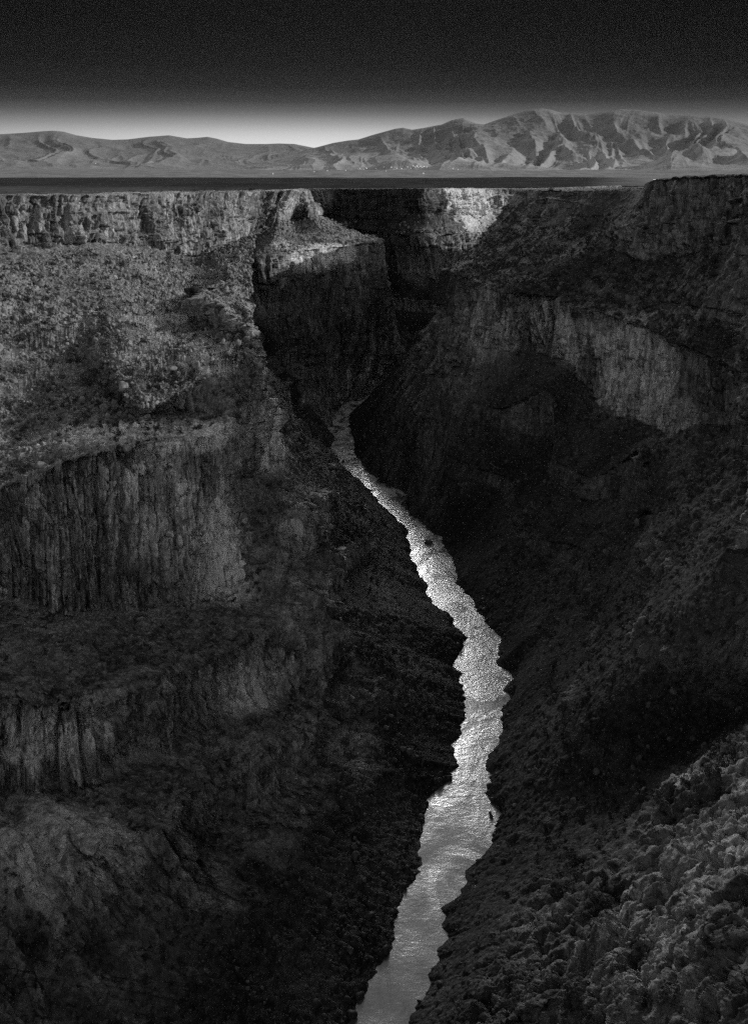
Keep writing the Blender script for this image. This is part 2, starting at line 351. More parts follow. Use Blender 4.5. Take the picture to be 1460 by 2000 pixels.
BANK_L = [(774,716),(790,668),(810,653),(835,646),(860,657),(872,650),(885,649),(905,667),(925,680),(945,710),(968,733),(985,744),(1000,762),(1020,783),(1030,793),(1050,799),(1065,797),(1080,802),(1100,812),(1120,819),(1140,838),(1155,834),(1180,851),(1200,882),(1225,895),(1245,913),(1275,899),(1300,892),(1312,905),(1330,900),(1350,914),(1370,910),(1400,915),(1420,906),(1447,893),(1475,897),(1495,900),(1505,886),(1525,880),(1550,845),(1575,842),(1600,830),(1640,830),(1680,827),(1700,825),(1725,815),(1750,800),(1770,787),(1800,778),(1830,775),(1850,770),(1880,757),(1900,742),(1930,730),(1960,712),(2000,693),(2100,640)]
BANK_R = [(774,718),(783,716),(797,700),(810,680),(835,681),(860,689),(885,689),(905,704),(925,716),(945,747),(966,789),(985,791),(1000,797),(1020,811),(1030,832),(1050,857),(1065,862),(1080,872),(1100,885),(1120,889),(1140,889),(1155,904),(1180,923),(1200,940),(1225,953),(1245,972),(1275,969),(1300,966),(1315,992),(1330,997),(1350,986),(1370,984),(1400,974),(1420,983),(1447,972),(1475,955),(1495,949),(1505,948),(1525,962),(1550,960),(1575,962),(1600,963),(1640,960),(1680,936),(1700,907),(1725,902),(1750,890),(1770,864),(1800,860),(1830,876),(1850,852),(1880,846),(1900,840),(1930,834),(1960,812),(2000,795),(2100,770)]
def build_wall(name, rows, side, mat, seed):
    S = complete(rows, side)
    px, py, dep = project(S)
    vis = (dep > 10)
    # columns between stations by what they span in the picture
    segs = []
    for i in range(len(S)-1):
        d = np.hypot(np.clip(px[i+1], -150, 1610)-np.clip(px[i], -150, 1610), (np.clip(py[i+1], 0, 2100)-np.clip(py[i], 0, 2100))*.8)
        d = np.where(vis[i] & vis[i+1], d, 0)
        world = np.linalg.norm(S[i+1, 4, :2]-S[i, 4, :2])
        segs.append(int(np.clip(max(np.sort(d)[-4]*.62, world*.12)*QUAL, 12, 330)))
    u = np.concatenate([i+np.arange(n)/n for i, n in enumerate(segs)]+[[len(S)-1.0]])
    # arc-length-like parameter keeps pchip slopes sensible
    par = np.concatenate([[0], np.cumsum(np.linalg.norm(np.diff(S[:, 4, :2], axis=0), axis=1)+15)])
    un = np.interp(u, np.arange(len(S)), par)
    L = pchip(par, S, un)            # cols x levels x 3
    # the water line follows the traced bank
    gx, gy, gd = project(L[:, 10]); ok = (gd > 100) & (gy > 774) & (gy < 2090)
    BK = BANK_L if side > 0 else BANK_R; JG = np.zeros(len(L))
    tr = np.interp(gy, [b_[0] for b_ in BK], [b_[1] for b_ in BK])
    for i in np.nonzero(ok)[0]:
        g = P(tr[i], gy[i], 0.0); jg = float(fbm(g[1]/9, 0, 0, seed+51, 5, .6))*3.6*sst(-.2, .5, float(vnoise(g[1]/40, 0, 0, seed+52)))+float(fbm(g[1]/4, 3, 0, seed+53, 3))*1.0+float(fbm(g[1]/1.6, 3, 0, seed+54, 2))*.7; JG[i] = jg; g[2] = -.6; L[i, 10] = g; L[i, 11] = g+W(8*side, 0, -6)
    # outward strip on the mesa
    a = L[:, 0, :2]; tg = np.gradient(a, axis=0)
    kk = 25; ker = np.ones(kk)/kk
    tp = np.pad(tg/np.maximum(np.linalg.norm(tg, axis=1), 1e-6)[:, None], ((kk//2, kk//2), (0, 0)), 'edge')
    tg = np.stack([np.convolve(tp[:, j], ker, 'valid') for j in (0, 1)], 1); tg /= np.linalg.norm(tg, axis=1)[:, None]
    out2 = np.stack([-tg[:, 1], tg[:, 0]], 1)*side   # left wall walks up-gorge: outward is to its left
    O = np.stack([np.c_[a+out2*30, L[:, 0, 2]+.2], np.c_[a+out2*9, L[:, 0, 2]+.6]], 1)
    L = np.concatenate([O, L], 1)
    # rows between levels
    px, py, dep = project(L)
    cnt = []
    for j in range(L.shape[1]-1):
        ok = (dep[:, j] > 10) & (px[:, j] > -100) & (px[:, j] < 1560)
        d = np.hypot(np.clip(py[:, j+1], 0, 2100)-np.clip(py[:, j], 0, 2100), np.clip(px[:, j+1], -50, 1510)-np.clip(px[:, j], -50, 1510))[ok]
        cnt.append(int(np.clip(np.percentile(d, 88)*.55*QUAL, 6, 170)))
    t = np.concatenate([j+np.arange(n)/n for j, n in enumerate(cnt)]+[[L.shape[1]-1.0]])
    cx, cy = L[:, 6, 0][:, None], L[:, 6, 1][:, None]
    dl = (fbm(cx/38, cy/38, t[None, :]*.8, seed+70, 3)*.75+fbm(cx/11, cy/11, t[None, :]*1.7, seed+73, 2)*.22)*sst(2.4, 3.2, t)[None, :]*(1-sst(10.6, 11.8, t))[None, :]
    dl = dl*(1-.75*np.exp(-((t[None, :]-6)/.45)**2))*(1-.65*np.exp(-((t[None, :]-7)/.35)**2))
    tw = np.clip(t[None, :]+dl, 0, L.shape[1]-1.001); tw = np.maximum.accumulate(tw+np.linspace(0, 1e-3, len(t))[None, :], 1); tw = np.clip(tw, 0, L.shape[1]-1.0005)
    j = tw.astype(int); f = (tw-j)[..., None]; ci = np.arange(len(L))[:, None]
    # wander the level lines: shift each profile parameter a little along the wall
    V = L[ci, j]*(1-f)+L[ci, j+1]*f
    nc, nr = V.shape[:2]
    x, y, z = V[..., 0], V[..., 1], V[..., 2]
    # base frame
    du = np.gradient(V, axis=0); dv = np.gradient(V, axis=1)
    nrm = np.cross(du, dv); ln = np.linalg.norm(nrm, axis=-1, keepdims=True); nrm /= np.maximum(ln, 1e-6)
    sg = np.sign(np.median(nrm[..., 2])); nrm *= sg if sg else 1
    run = np.hypot(dv[..., 0], dv[..., 1]); steep = np.abs(dv[..., 2])/np.maximum(run, .01)
    cl = sst(1.1, 1.8, steep)
    # soften the cliff mask a little across rows
    ker = np.ones(5)/5
    clp = np.pad(cl, ((0, 0), (2, 2)), 'edge'); cl = sum(clp[:, i:i+nr] for i in range(5))/5
    depth_fade = np.ones(nr)
    hor = nrm.copy(); hor[..., 2] = 0; hl = np.linalg.norm(hor, axis=-1, keepdims=True)
    lc = L[:, 6, :2]; lt = np.gradient(lc, axis=0); lt /= np.maximum(np.linalg.norm(lt, axis=1), 1e-6)[:, None]
    k2 = np.ones(15)/15; lp_ = np.pad(lt, ((7, 7), (0, 0)), 'edge'); lt = np.stack([np.convolve(lp_[:, q_], k2, 'valid') for q_ in (0, 1)], 1)
    inw = np.stack([lt[:, 1], -lt[:, 0]], 1)*side; inw /= np.maximum(np.linalg.norm(inw, axis=1), 1e-6)[:, None]
    lat = hor*.8+np.concatenate([inw, np.zeros((nc, 1))], 1)[:, None, :]*.55
    lat /= np.maximum(np.linalg.norm(lat, axis=-1, keepdims=True), 1e-6)
    below = sst(1.6, 2.6, t)[None, :]                # nothing moves on the mesa strip
    bank = 1-sst(10.0, 11.9, t)[None, :]*.93
    arc0 = np.concatenate([[0], np.cumsum(np.linalg.norm(np.diff(L[:, 6, :2], axis=0), axis=1))])[:, None]
    # 1 buttresses and alcoves of the whole wall
    big = fbm(x/70, y/70, z/160, seed, 3)*9*below*bank
    mid = ridged(x/30, y/30, z/110, seed+5, 3); mid = (mid-.45)*7*below*bank*(.15+.85*cl)
    V = V + lat*(big+mid)[..., None]
    # deep-cut buttresses in the second cliff
    bt_ = ridged(arc0/26+.2*vnoise(z/25, y/40, 0, seed+98), z/170, 7, seed+99, 4)-.42
    V = V + lat*(bt_*15*sst(5.9, 6.1, tw)*(1-sst(7.0, 7.5, tw)))[..., None]
    # ledges that split the rim cliff into tiers
    fr_ = np.clip(tw-2, 0, 1); ln_ = fbm(arc0/55, t[None, :]*0, 0, seed+61, 3)*.22+vnoise(arc0/9, t[None, :]*0, 0, seed+62)*.05
    amp_ = 1+fbm(arc0/35, 0*t[None, :], 5, seed+63, 2)
    la_ = sst(-.3, .25, fbm(arc0/28, fr_*2, 9, seed+64, 2))
    st_ = sst(.34, .40, fr_+ln_)+sst(.66, .72, fr_-ln_*.8)
    V = V + (lat*((st_-2*fr_)*4.5*amp_*la_*sst(2.0, 2.15, tw)*(1-sst(2.9, 3.0, tw)))[..., None])
    led = (np.exp(-((fr_+ln_-.37)/.04)**2)+np.exp(-((fr_-ln_*.8-.69)/.04)**2))*la_
    cl = cl*(1-.75*np.clip(led, 0, 1)*(tw < 3)*(tw > 2))
    # 2 cliffs: upright fractured blocks at three sizes
    wx = x+3*vnoise(x/9, y/9, z/12, seed+40); wy = y+3*vnoise(x/9, y/9, z/12, seed+41)
    arc = np.concatenate([[0], np.cumsum(np.linalg.norm(np.diff(L[:, 6, :2], axis=0), axis=1))])[:, None]
    arc = arc+4*vnoise(arc/23, 0, 0, seed+30)+1.1*vnoise(x/11, y/11, z/26, seed+31)
    def slabs(wd, ht, amp, tilt, crk, sd_):
        g = arc/wd+.35*vnoise(arc/wd/2.3, z/ht/6, 0, sd_+1); i = np.floor(g); fr = g-i; h = h3(i, i*0, i*0, sd_)
        zz = z/ht*(.6+.8*h)+h*17+.12*vnoise(x/2, y/2, z/2, sd_+2); zi = np.floor(zz); zf = zz-zi; hb = h3(i, zi, i*0, sd_+3); hc = h3(i, zi, i*0, sd_+4)
        lean = (zf-.5)*(hc-.5)*1.2
        return (hb-.5)*amp+(fr-.5)*(hc-.5)*2*tilt+lean*amp*.4-np.exp(-np.minimum(fr, 1-fr)*wd/.55)*crk-np.exp(-np.minimum(zf, 1-zf)*ht/.5)*crk*.35
    d0, c0, e0 = worley(wx/24, wy/24, z/60, seed+10)
    strata = vnoise(x/40, y/40, z/7, seed+14)*.35
    upper = (1-sst(3.3, 3.9, t))[None, :]
    blk = (c0-.5)*(3+2.5*upper)-np.exp(-(e0-d0)/.06)*4.5*(.4+.2*upper)*sst(-.1, .3, fbm(x/40, y/40, z/60, seed+66, 2))+strata
    blk = blk+slabs(13, 38, 6.5, 3.5, 2.0, seed+11)+slabs(5.2, 17, 3.6, 2.2, 2.0, seed+12)*(1+.5*upper)+slabs(2.3, 7, 1.9, 1.2, 1.2, seed+13)*(1+1.0*upper)+slabs(1.05, 3, .8, .5, .5, seed+14)+fbm(x/1.7, y/1.7, z/2.5, seed+15, 2)*.45
    d8, b8, e8, t8 = worley(wx/6.5, wy/6.5, z/20, seed+67, True); d9, b9, e9, t9 = worley(x/2.8, y/2.8, z/8, seed+68, True)
    blk = blk*1.05+(b8-.5)*2.2+t8*2.0-np.exp(-(e8-d8)/.07)*1.2+(b9-.5)*1.2+t9*.8-np.exp(-(e9-d9)/.08)*.8
    if side < 0:                    # the near spur is broken rock without columns
        spur = 1-sst(205, 235, y)
        def brk(k_, a_, sd_):
            d, b_, e, tl_ = worley(x/k_, y/k_, z/(k_*1.9), sd_, True); return (b_-.5)*a_+tl_*a_*.35-np.exp(-(e-d)/.10)*a_*.4
        alt = brk(7.5, 3.6, seed+90)+brk(3.4, 1.5, seed+91)+brk(1.6, .75, seed+92)+brk(.8, .35, seed+93)
        cl = cl*(1-.55*sst(7.6, 8.2, t)[None, :]*(1-spur))
        V = V + nrm*(alt*spur*below*sst(6.5, 7.2, t)[None, :]*(1-sst(11.2, 11.9, t))[None, :])[..., None]; blk = blk*(1-spur); cl = np.maximum(cl, spur*.8*sst(6.6, 7.4, t)[None, :]*(1-sst(11.2, 11.8, t))[None, :]*sst(-.25, .05, fbm(x/16, y/16, z/20, seed+94, 3)))
    else:                           # crags break through the lower slopes nearest the camera
        rb = (1-sst(330, 420, y))*sst(7.1, 8.0, t)[None, :]*(1-sst(10.6, 11.5, t))[None, :]
        ribs = ridged(arc0/24+.25*vnoise(z/20, y/30, 0, seed+97), z/120, 3, seed+96, 4)-.42
        V = V + (nrm*.75+lat*.45)*(ribs*15*rb)[..., None]; cl = np.maximum(cl, rb*sst(.02, .2, ribs)*.9)
        crag = (1-sst(330, 400, y))*sst(7.3, 8.2, t)[None, :]*(1-sst(11.0, 11.5, t))[None, :]
        cl = np.maximum(cl, crag*sst(-.12, .12, fbm(x/20, y/20, z/34, seed+95, 4)))
    V = V + lat*(blk*cl*below)[..., None]
    # 3 talus: boulders and fine rubble standing out of the slope
    up = nrm*.85 + np.array([0, 0, .15])
    tal = (1-cl)*below
    def chunk(k, sd_, thr, ht):
        d, b, e, tl = worley(x/k, y/k, z/k, sd_, True)
        return np.clip((.62-d)*2.6, 0, 1)*np.clip((e-d)*4, 0, 1)*(b > thr)*(ht*(.3+b*.5)+tl*k*.38)*.8
    s1 = np.maximum(chunk(6.2, seed+21, .5, 2.6), 0); s2 = np.maximum(chunk(3.1, seed+22, .3, 1.8), 0); s4 = np.maximum(chunk(1.5, seed+23, .15, .9), 0)
    dens = sst(-.35, .35, fbm(x/45, y/45, z/45, seed+24, 3))
    gul = fbm(x/22, y/22, z/60, seed+25, 4)*2.4
    tb = (s1*dens+s2*(.35+.65*dens)+s4)*(.45+.55*bank)+gul*bank+fbm(x/3, y/3, z/3, seed+26, 3)*.7
    V[..., 0] += JG[:, None]*(sst(11.75, 11.98, tw)*(1-sst(12.5, 13, tw)))
    tb = np.where(t[None, :] > 11.9, np.minimum(tb, .5)*.5, tb)
    V = V + up*(tb*tal)[..., None]
    # mesa edge roughness
    V[..., 2] += (1-below)*sst(.6, 1.4, t)[None, :]*(fbm(x/7, y/7, 0, seed+27, 4)*1.3+.2)
    rock = np.clip((s1*dens/2+s2/1.4+s4/1.2), 0, 1)
    v = V.reshape(-1, 3)
    pale = np.zeros(V.shape[:2])  # sun and shade painted on the rock, negative where shade darkens it
    for (c_, rad, amt) in LIGHT_SHADE_TONE:
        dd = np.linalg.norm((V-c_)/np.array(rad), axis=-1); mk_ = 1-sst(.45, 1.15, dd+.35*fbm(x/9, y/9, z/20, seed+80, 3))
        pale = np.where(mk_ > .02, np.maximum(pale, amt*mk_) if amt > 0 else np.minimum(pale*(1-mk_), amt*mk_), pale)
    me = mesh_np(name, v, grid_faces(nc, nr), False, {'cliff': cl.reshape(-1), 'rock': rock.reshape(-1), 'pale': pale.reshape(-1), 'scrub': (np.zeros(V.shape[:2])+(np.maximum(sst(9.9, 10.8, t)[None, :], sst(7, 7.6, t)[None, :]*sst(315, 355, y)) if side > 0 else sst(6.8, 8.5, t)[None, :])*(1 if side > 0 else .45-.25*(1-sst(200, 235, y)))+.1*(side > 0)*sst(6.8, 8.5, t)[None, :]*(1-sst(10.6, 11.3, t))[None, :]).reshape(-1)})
    o = link(name, me, mat)
    print(name, V.shape, 'verts', len(v))
    return o, V, t, cl, L[:, 2, :], out2
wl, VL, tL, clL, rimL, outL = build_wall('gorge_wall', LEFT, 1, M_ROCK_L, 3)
tag(wl, 'stepped basalt wall of the gorge with sunlit rubble bench, west side', 'cliff', kind='structure')
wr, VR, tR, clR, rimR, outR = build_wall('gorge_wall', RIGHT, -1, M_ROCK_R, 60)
tag(wr, 'shaded basalt wall of the gorge with brushy slope, east side', 'cliff', kind='structure')

# ------------------------------------------------------------------ river
def strip_between(a, b, n):
    s = np.linspace(0, 1, n)[None, :, None]
    return a[:, None]*(1-s)+b[:, None]*s
def river():
    SL = complete(LEFT, 1)[:, 10]; SR = complete(RIGHT, -1)[:, 10]
    def rs(p, n):
        d = np.concatenate([[0], np.cumsum(np.linalg.norm(np.diff(p, axis=0), axis=1))]); q = np.linspace(0, d[-1], n)
        return np.stack([np.interp(q, d, p[:, k]) for k in range(3)], 1)
    a, b = rs(SL, 500), rs(SR, 500)
    mid = (a+b)/2; d = b-a
    a2, b2 = mid-d*.5-W(16, 0, 0), mid+d*.5+W(16, 0, 0)
    G = strip_between(a2, b2, 60)
    G[..., 2] = 0
    x, y = G[..., 0], G[..., 1]
    G[..., 2] = fbm(x/9, y/6, 0, 5, 3)*.12
    me = mesh_np('river', G.reshape(-1, 3), grid_faces(500, 60), True)
    m, nt, bs = new_mat('river_water', .12, .5); k = NB(nt)
    geo = k.n('ShaderNodeNewGeometry'); sp3 = k.n('ShaderNodeSeparateXYZ'); k.l(geo.outputs['Position'], sp3.inputs[0])
    pale_water = k.m('MULTIPLY', k.rng(k.noise((.11, .05, .1), 6, .75, (9, 2, 2), .8), .42, .55, 0, 1), k.rng(sp3.outputs[1], 300, 600, .08, 1.0))  # paler base colour in patches, growing towards the far reach
    fv = k.mix(pale_water, .07, .8)
    fc = k.n('ShaderNodeCombineColor')
    for i in range(3): k.l(fv, fc.inputs[i])
    k.l(fc.outputs[0], bs.inputs['Base Color'])
    bs.inputs['IOR'].default_value = 2.2
    n1 = k.noise((.55, 1.0, 1), 5, .6, dist=.8); n2 = k.noise((.035, .03, .1), 4, .6, (4, 2, 1), 1.2); n3 = k.noise((.3, .5, .4), 4, .6, (1, 5, 1), .6)
    calm = k.rng(n2, .40, .60, .5, 1.7)
    h = k.m('ADD', k.m('MULTIPLY', n1, .7), n3)
    bp = k.n('ShaderNodeBump'); k.l(k.m('MULTIPLY', k.m('MULTIPLY', h, calm), k.rng(sp3.outputs[1], 240, 400, .3, 1.15)), bp.inputs['Height']); bp.inputs['Strength'].default_value = 1; bp.inputs['Distance'].default_value = .15
    k.l(bp.outputs[0], bs.inputs['Normal'])
    k.l(k.m('MULTIPLY', k.rng(n2, .38, .62, .22, .36), k.rng(sp3.outputs[1], 270, 400, .72, 1.0)), bs.inputs['Roughness'])
    o = link('river', me, m); tag(o, 'bright river winding along the bottom of the gorge', 'river', kind='structure')
river()

# ------------------------------------------------------------------ mesa and desert plain: one polar sheet reaching the mountains
rim_pts = np.concatenate([rimL[::12], rimR[::12]])
def mesa_z(x, y):
    x = np.asarray(x, float); y = np.asarray(y, float); sh = x.shape
    x = x.ravel(); y = y.ravel(); num = np.zeros(len(x)); den = np.zeros(len(x))
    for p in rim_pts:
        wgt = 1/((x-p[0])**2+(y-p[1])**2+30)**1.6
        num += wgt*p[2]; den += wgt
    z = num/den
    r = np.hypot(x, y)
    far = np.interp(r, [0, 1500, 3000, 6000, 9000, 60000], [188, 188, 190.5, 199.0, 255, 500])
    k = sst(1300, 2600, r)
    return (z*(1-k)+far*k).reshape(sh)
def in_poly(x, y, poly):
    c = np.zeros(x.shape, bool); px, py = poly[:, 0], poly[:, 1]; j = len(poly)-1
    for i in range(len(poly)):
        if py[i] != py[j]:
            m = ((py[i] > y) != (py[j] > y)) & (x < (px[j]-px[i])*(y-py[i])/(py[j]-py[i])+px[i])
            c ^= m
        j = i
    return c
def plain():
    rr = np.concatenate([np.arange(10, 300, 10), np.arange(300, 1900, 8), np.geomspace(1900, 60000, 160)])
    th = np.linspace(0, 2*np.pi, 1300)
    Rr, T = np.meshgrid(rr, th); x = Rr*np.sin(T); y = Rr*np.cos(T)
    z = mesa_z(x, y)
    near = 1-sst(2000, 4000, Rr)
    z += fbm(x/40, y/40, 0, 33, 3)*.7*near - .5*near + fbm(x/900, y/900, 0, 35, 3)*3*sst(1500, 4000, Rr)
    pl = np.concatenate([(rimL[:, :2]+outL*13)[::6], (rimR[:, :2]+outR*13)[::-6]])
    z = np.where(in_poly(x, y, pl), -40, z)
    me = mesh_np('desert_ground', np.stack([x, y, z], -1).reshape(-1, 3), grid_faces(len(th), len(rr)), True)
    m, nt, bs = new_mat('sagebrush_plain', 1, 0); k = NB(nt)
    geo = k.n('ShaderNodeNewGeometry'); s = k.n('ShaderNodeSeparateXYZ'); k.l(geo.outputs['Position'], s.inputs[0])
    r = k.m('SQRT', k.m('ADD', k.m('MULTIPLY', s.outputs[0], s.outputs[0]), k.m('MULTIPLY', s.outputs[1], s.outputs[1])))
    wob = k.noise((.002, .0012, .002), 4, .6)
    rw = k.m('MULTIPLY', r, k.rng(wob, .3, .7, .8, 1.2))
    near_g = k.rng(rw, 1250, 1500, .062, .030)  # dark middle band: sagebrush, with cloud shadow painted in as tone
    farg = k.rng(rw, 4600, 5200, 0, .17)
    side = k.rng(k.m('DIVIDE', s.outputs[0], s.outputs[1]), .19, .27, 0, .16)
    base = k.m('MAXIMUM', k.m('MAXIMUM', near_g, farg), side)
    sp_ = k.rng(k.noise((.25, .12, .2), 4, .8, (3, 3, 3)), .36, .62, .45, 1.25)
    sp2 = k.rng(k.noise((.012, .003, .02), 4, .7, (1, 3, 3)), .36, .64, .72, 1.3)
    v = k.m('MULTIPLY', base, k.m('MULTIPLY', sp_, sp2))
    cc = k.n('ShaderNodeCombineColor')
    for i in range(3): k.l(v, cc.inputs[i])
    k.l(cc.outputs[0], bs.inputs['Base Color'])
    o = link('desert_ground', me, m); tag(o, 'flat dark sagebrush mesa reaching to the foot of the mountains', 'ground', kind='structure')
plain()

# ------------------------------------------------------------------ mountains
def mountains(name, label, sky_pts, r0, rc, r1, seed, amp, scale, lo, hi, px0, px1, ncol):
    pxs = np.linspace(px0, px1, ncol)
    yy = np.interp(pxs, [p[0] for p in sky_pts], [p[1] for p in sky_pts])
    d = np.stack([(pxs-730)/FPX, cp+(1000-yy)/FPX*sp, -sp+(1000-yy)/FPX*cp], 1)
    hd = np.hypot(d[:, 0], d[:, 1]); tanel = d[:, 2]/hd
    ux, uy = d[:, 0]/hd, d[:, 1]/hd
    rr = np.concatenate([np.linspace(r0, rc, 300), np.linspace(rc, r1, 70)[1:]])
    Rr = rr[None, :]+np.zeros((ncol, 1)); x = ux[:, None]*Rr; y = uy[:, None]*Rr
    Hc = 200+tanel*rc
    ker = np.ones(61)/61; Hs = np.convolve(np.pad(Hc, 30, 'edge'), ker, 'valid')
    q = (Rr-r0)/(rc-r0)
    prof = np.where(q < 1, .16*q**.8+.84*np.clip((q-.12)/.88, 0, 1)**1.7, 1-.8*((Rr-rc)/(r1-rc))**1.3)
    base0 = mesa_z(ux*r0, uy*r0)[:, None]-12
    z = base0+(Hs[:, None]-base0)*prof
    U = (np.arctan2(ux, uy)*rc)[:, None]; qc = np.clip(q, 0, 1.3)
    wu = U/(scale*.48)+.55*fbm(U/2200+0*qc, qc*2.2, 0, seed+9, 3)+.25*vnoise(U/500+0*qc, qc*6, 0, seed+8)
    sp1 = ridged(wu, qc*1.5, 0, seed, 2)-.45                      # main spurs and the ravines between them, running down from the crest
    sp2 = ridged(wu*2.7+2*sp1, qc*3.2, 0, seed+41, 3)-.45         # side gullies
    bell = sst(.08, .5, q)*(1-.7*sst(.8, 1.0, q)); rel_h = np.clip((Hs[:, None]-base0)/700, .15, 1.2)
    hill = fbm(x/(scale*1.1), y/(scale*1.1), 0, seed+5, 3)
    z = z+(sp1*amp*.44+sp2*amp*.30+hill*amp*.35)*bell*rel_h+fbm(x/200, y/200, 0, seed+3, 4)*amp*.10*np.clip(q*1.5, 0, 1)*rel_h
    z = z+np.maximum(fbm(x/900, y/900, 0, seed+12, 4), 0)*amp*.4*np.exp(-((q-.25)/.13)**2)   # low foothills
    # the crest meets the traced skyline: nothing in front of it stands above that line of sight
    cap = 200+tanel[:, None]*Rr
    cw = np.exp(-((q-1)/.09)**2); z = z*(1-cw)+(cap-3)*cw
    g_ = 16.0; zz = cap-g_*np.log1p(np.exp(np.clip((cap-z)/g_, -30, 30)))
    zz = np.where((cap-z)/g_ > 29, z, zz)+ (g_*.69)*cw
    me = mesh_np(name, np.stack([x, y, zz], -1).reshape(-1, 3), grid_faces(ncol, len(rr)), True)
    m, nt, bs = new_mat(name+'_scrub', 1, 0); kk = NB(nt)
    n1 = kk.noise((.0011, .0011, .002), 6, .62, (seed, 2, 1)); n2 = kk.noise((.012, .012, .012), 4, .75, (2, seed, 1))
    geo = kk.n('ShaderNodeNewGeometry'); s = kk.n('ShaderNodeSeparateXYZ'); kk.l(geo.outputs['Position'], s.inputs[0])
    forest = kk.rng(s.outputs[2], 250, 620, 0, 1)
    f = kk.m('ADD', kk.m('MULTIPLY', kk.rng(n1, .3, .7, 0, 1), .34), kk.m('ADD', kk.m('MULTIPLY', kk.rng(n2, .36, .64, 0, 1), .25), kk.m('MULTIPLY', forest, .30)), clamp=True)
    v = kk.rng(f, .1, .95, hi, lo)
    cc = kk.n('ShaderNodeCombineColor')
    for i in range(3): kk.l(v, cc.inputs[i])
    kk.l(cc.outputs[0], bs.inputs['Base Color'])
    bp = kk.n('ShaderNodeBump'); bp.inputs['Distance'].default_value = 25; bp.inputs['Strength'].default_value = .7
    kk.l(n2, bp.inputs['Height']); kk.l(bp.outputs[0], bs.inputs['Normal'])
    o = link(name, me, m); tag(o, label, 'mountains', kind='structure')
    return o
SKY_R = [(380,345),(430,336),(500,318),(540,308),(575,300),(600,291),(620,287),(650,279),(680,274),(700,272),(725,264),(750,257),(772,251),(787,249),(805,253),(830,249),(845,246),(862,243),(880,235),(892,232),(905,230),(917,236),(930,241),(945,243),(958,238),(975,232),(1000,224),(1030,215),(1055,211),(1075,214),(1095,220),(1120,221),(1150,222),(1170,219),(1190,216),(1215,213),(1240,214),(1270,218),(1300,221),(1350,225),(1400,229),(1430,236),(1460,243),(1550,262),(1700,285),(2000,320),(2400,340)]
SKY_L = [(-1500,320),(-700,285),(-250,268),(0,262),(50,259),(85,256),(105,255),(125,257),(150,264),(180,269),(220,273),(250,272),(290,267),(330,264),(365,270),(385,269),(405,267),(425,271),(445,277),(480,281),(520,281),(545,280),(575,281),(600,286),(630,292),(680,306),(760,325),(850,340)]
mountains('mountains', 'long scrubby mountain range with a rounded summit, lit from the right', SKY_R, 7600, 15000, 19000, 71, 360, 1500, .085, .28, 370, 2400, 1300)
mountains('mountains', 'lower distant hills along the horizon on the far side of the plain', SKY_L, 9000, 21000, 25000, 91, 190, 2300, .11, .19, -1500, 850, 1300)

# ------------------------------------------------------------------ loose things
bpy.context.view_layer.update()
DG = bpy.context.evaluated_depsgraph_get()
from mathutils import Vector
def cast_px(px, py):
    d = ray(px, py); d = d/np.linalg.norm(d)
    ok, loc, nor, idx, ob, mt = C.ray_cast(DG, Vector(EYE), Vector(d), distance=70000)
    return (np.array(loc), np.array(nor), ob) if ok else (None, None, None)
def drop(x, y, ztop=400):
    ok, loc, nor, idx, ob, mt = C.ray_cast(DG, Vector((x, y, ztop)), Vector((0, 0, -1)), distance=900)
    return np.array(loc) if ok else None

def ico(sub):
    import bmesh
    bm = bmesh.new(); bmesh.ops.create_icosphere(bm, subdivisions=sub, radius=1)
    v = np.array([p.co[:] for p in bm.verts]); f = np.array([[q.index for q in p.verts] for p in bm.faces]); bm.free(); return v, f
I1, I2, I3 = ico(1), ico(2), ico(3)
def rock_shape(base, r, nplanes=13, sq=(1, 1, 1)):
    v, f = base; n = r.normal(size=(nplanes, 3)); n /= np.linalg.norm(n, axis=1)[:, None]
    dd = r.uniform(.5, .95, nplanes)
    c = v@n.T; rad = np.where(c > .15, dd/np.maximum(c, .15), 9).min(1); rad = np.minimum(rad, 1.15)
    return v*rad[:, None]*np.array(sq), f
# where things can stand: points spread evenly over the picture on the gentle ground of both walls
def stand_points(V, t, cl, lo, hi, n, r, extra=None, tmax=12.0):
    px, py, dep = project(V)
    a = np.abs((px[1:, :-1]-px[:-1, :-1])*(py[:-1, 1:]-py[:-1, :-1])-(px[:-1, 1:]-px[:-1, :-1])*(py[1:, :-1]-py[:-1, :-1]))
    tt = np.broadcast_to(t[None, :], V.shape[:2])[:-1, :-1]
    wgt = a*(cl[:-1, :-1] < .35)*(dep[:-1, :-1] > 60)*(px[:-1, :-1] > -20)*(px[:-1, :-1] < 1480)*(py[:-1, :-1] < 2030)*(tt > lo)*(tt < hi)
    if extra is not None: wgt = wgt*extra(px[:-1, :-1], py[:-1, :-1], V[:-1, :-1])
    cdf = np.cumsum(wgt.ravel()); pick = np.searchsorted(cdf, r.uniform(0, cdf[-1], n)); i, j = np.unravel_index(pick, wgt.shape)
    return V[i, j], px[i, j], py[i, j]
def euler(r): return (r.uniform(-.5, .5), r.uniform(-.5, .5), r.uniform(0, 6.28))

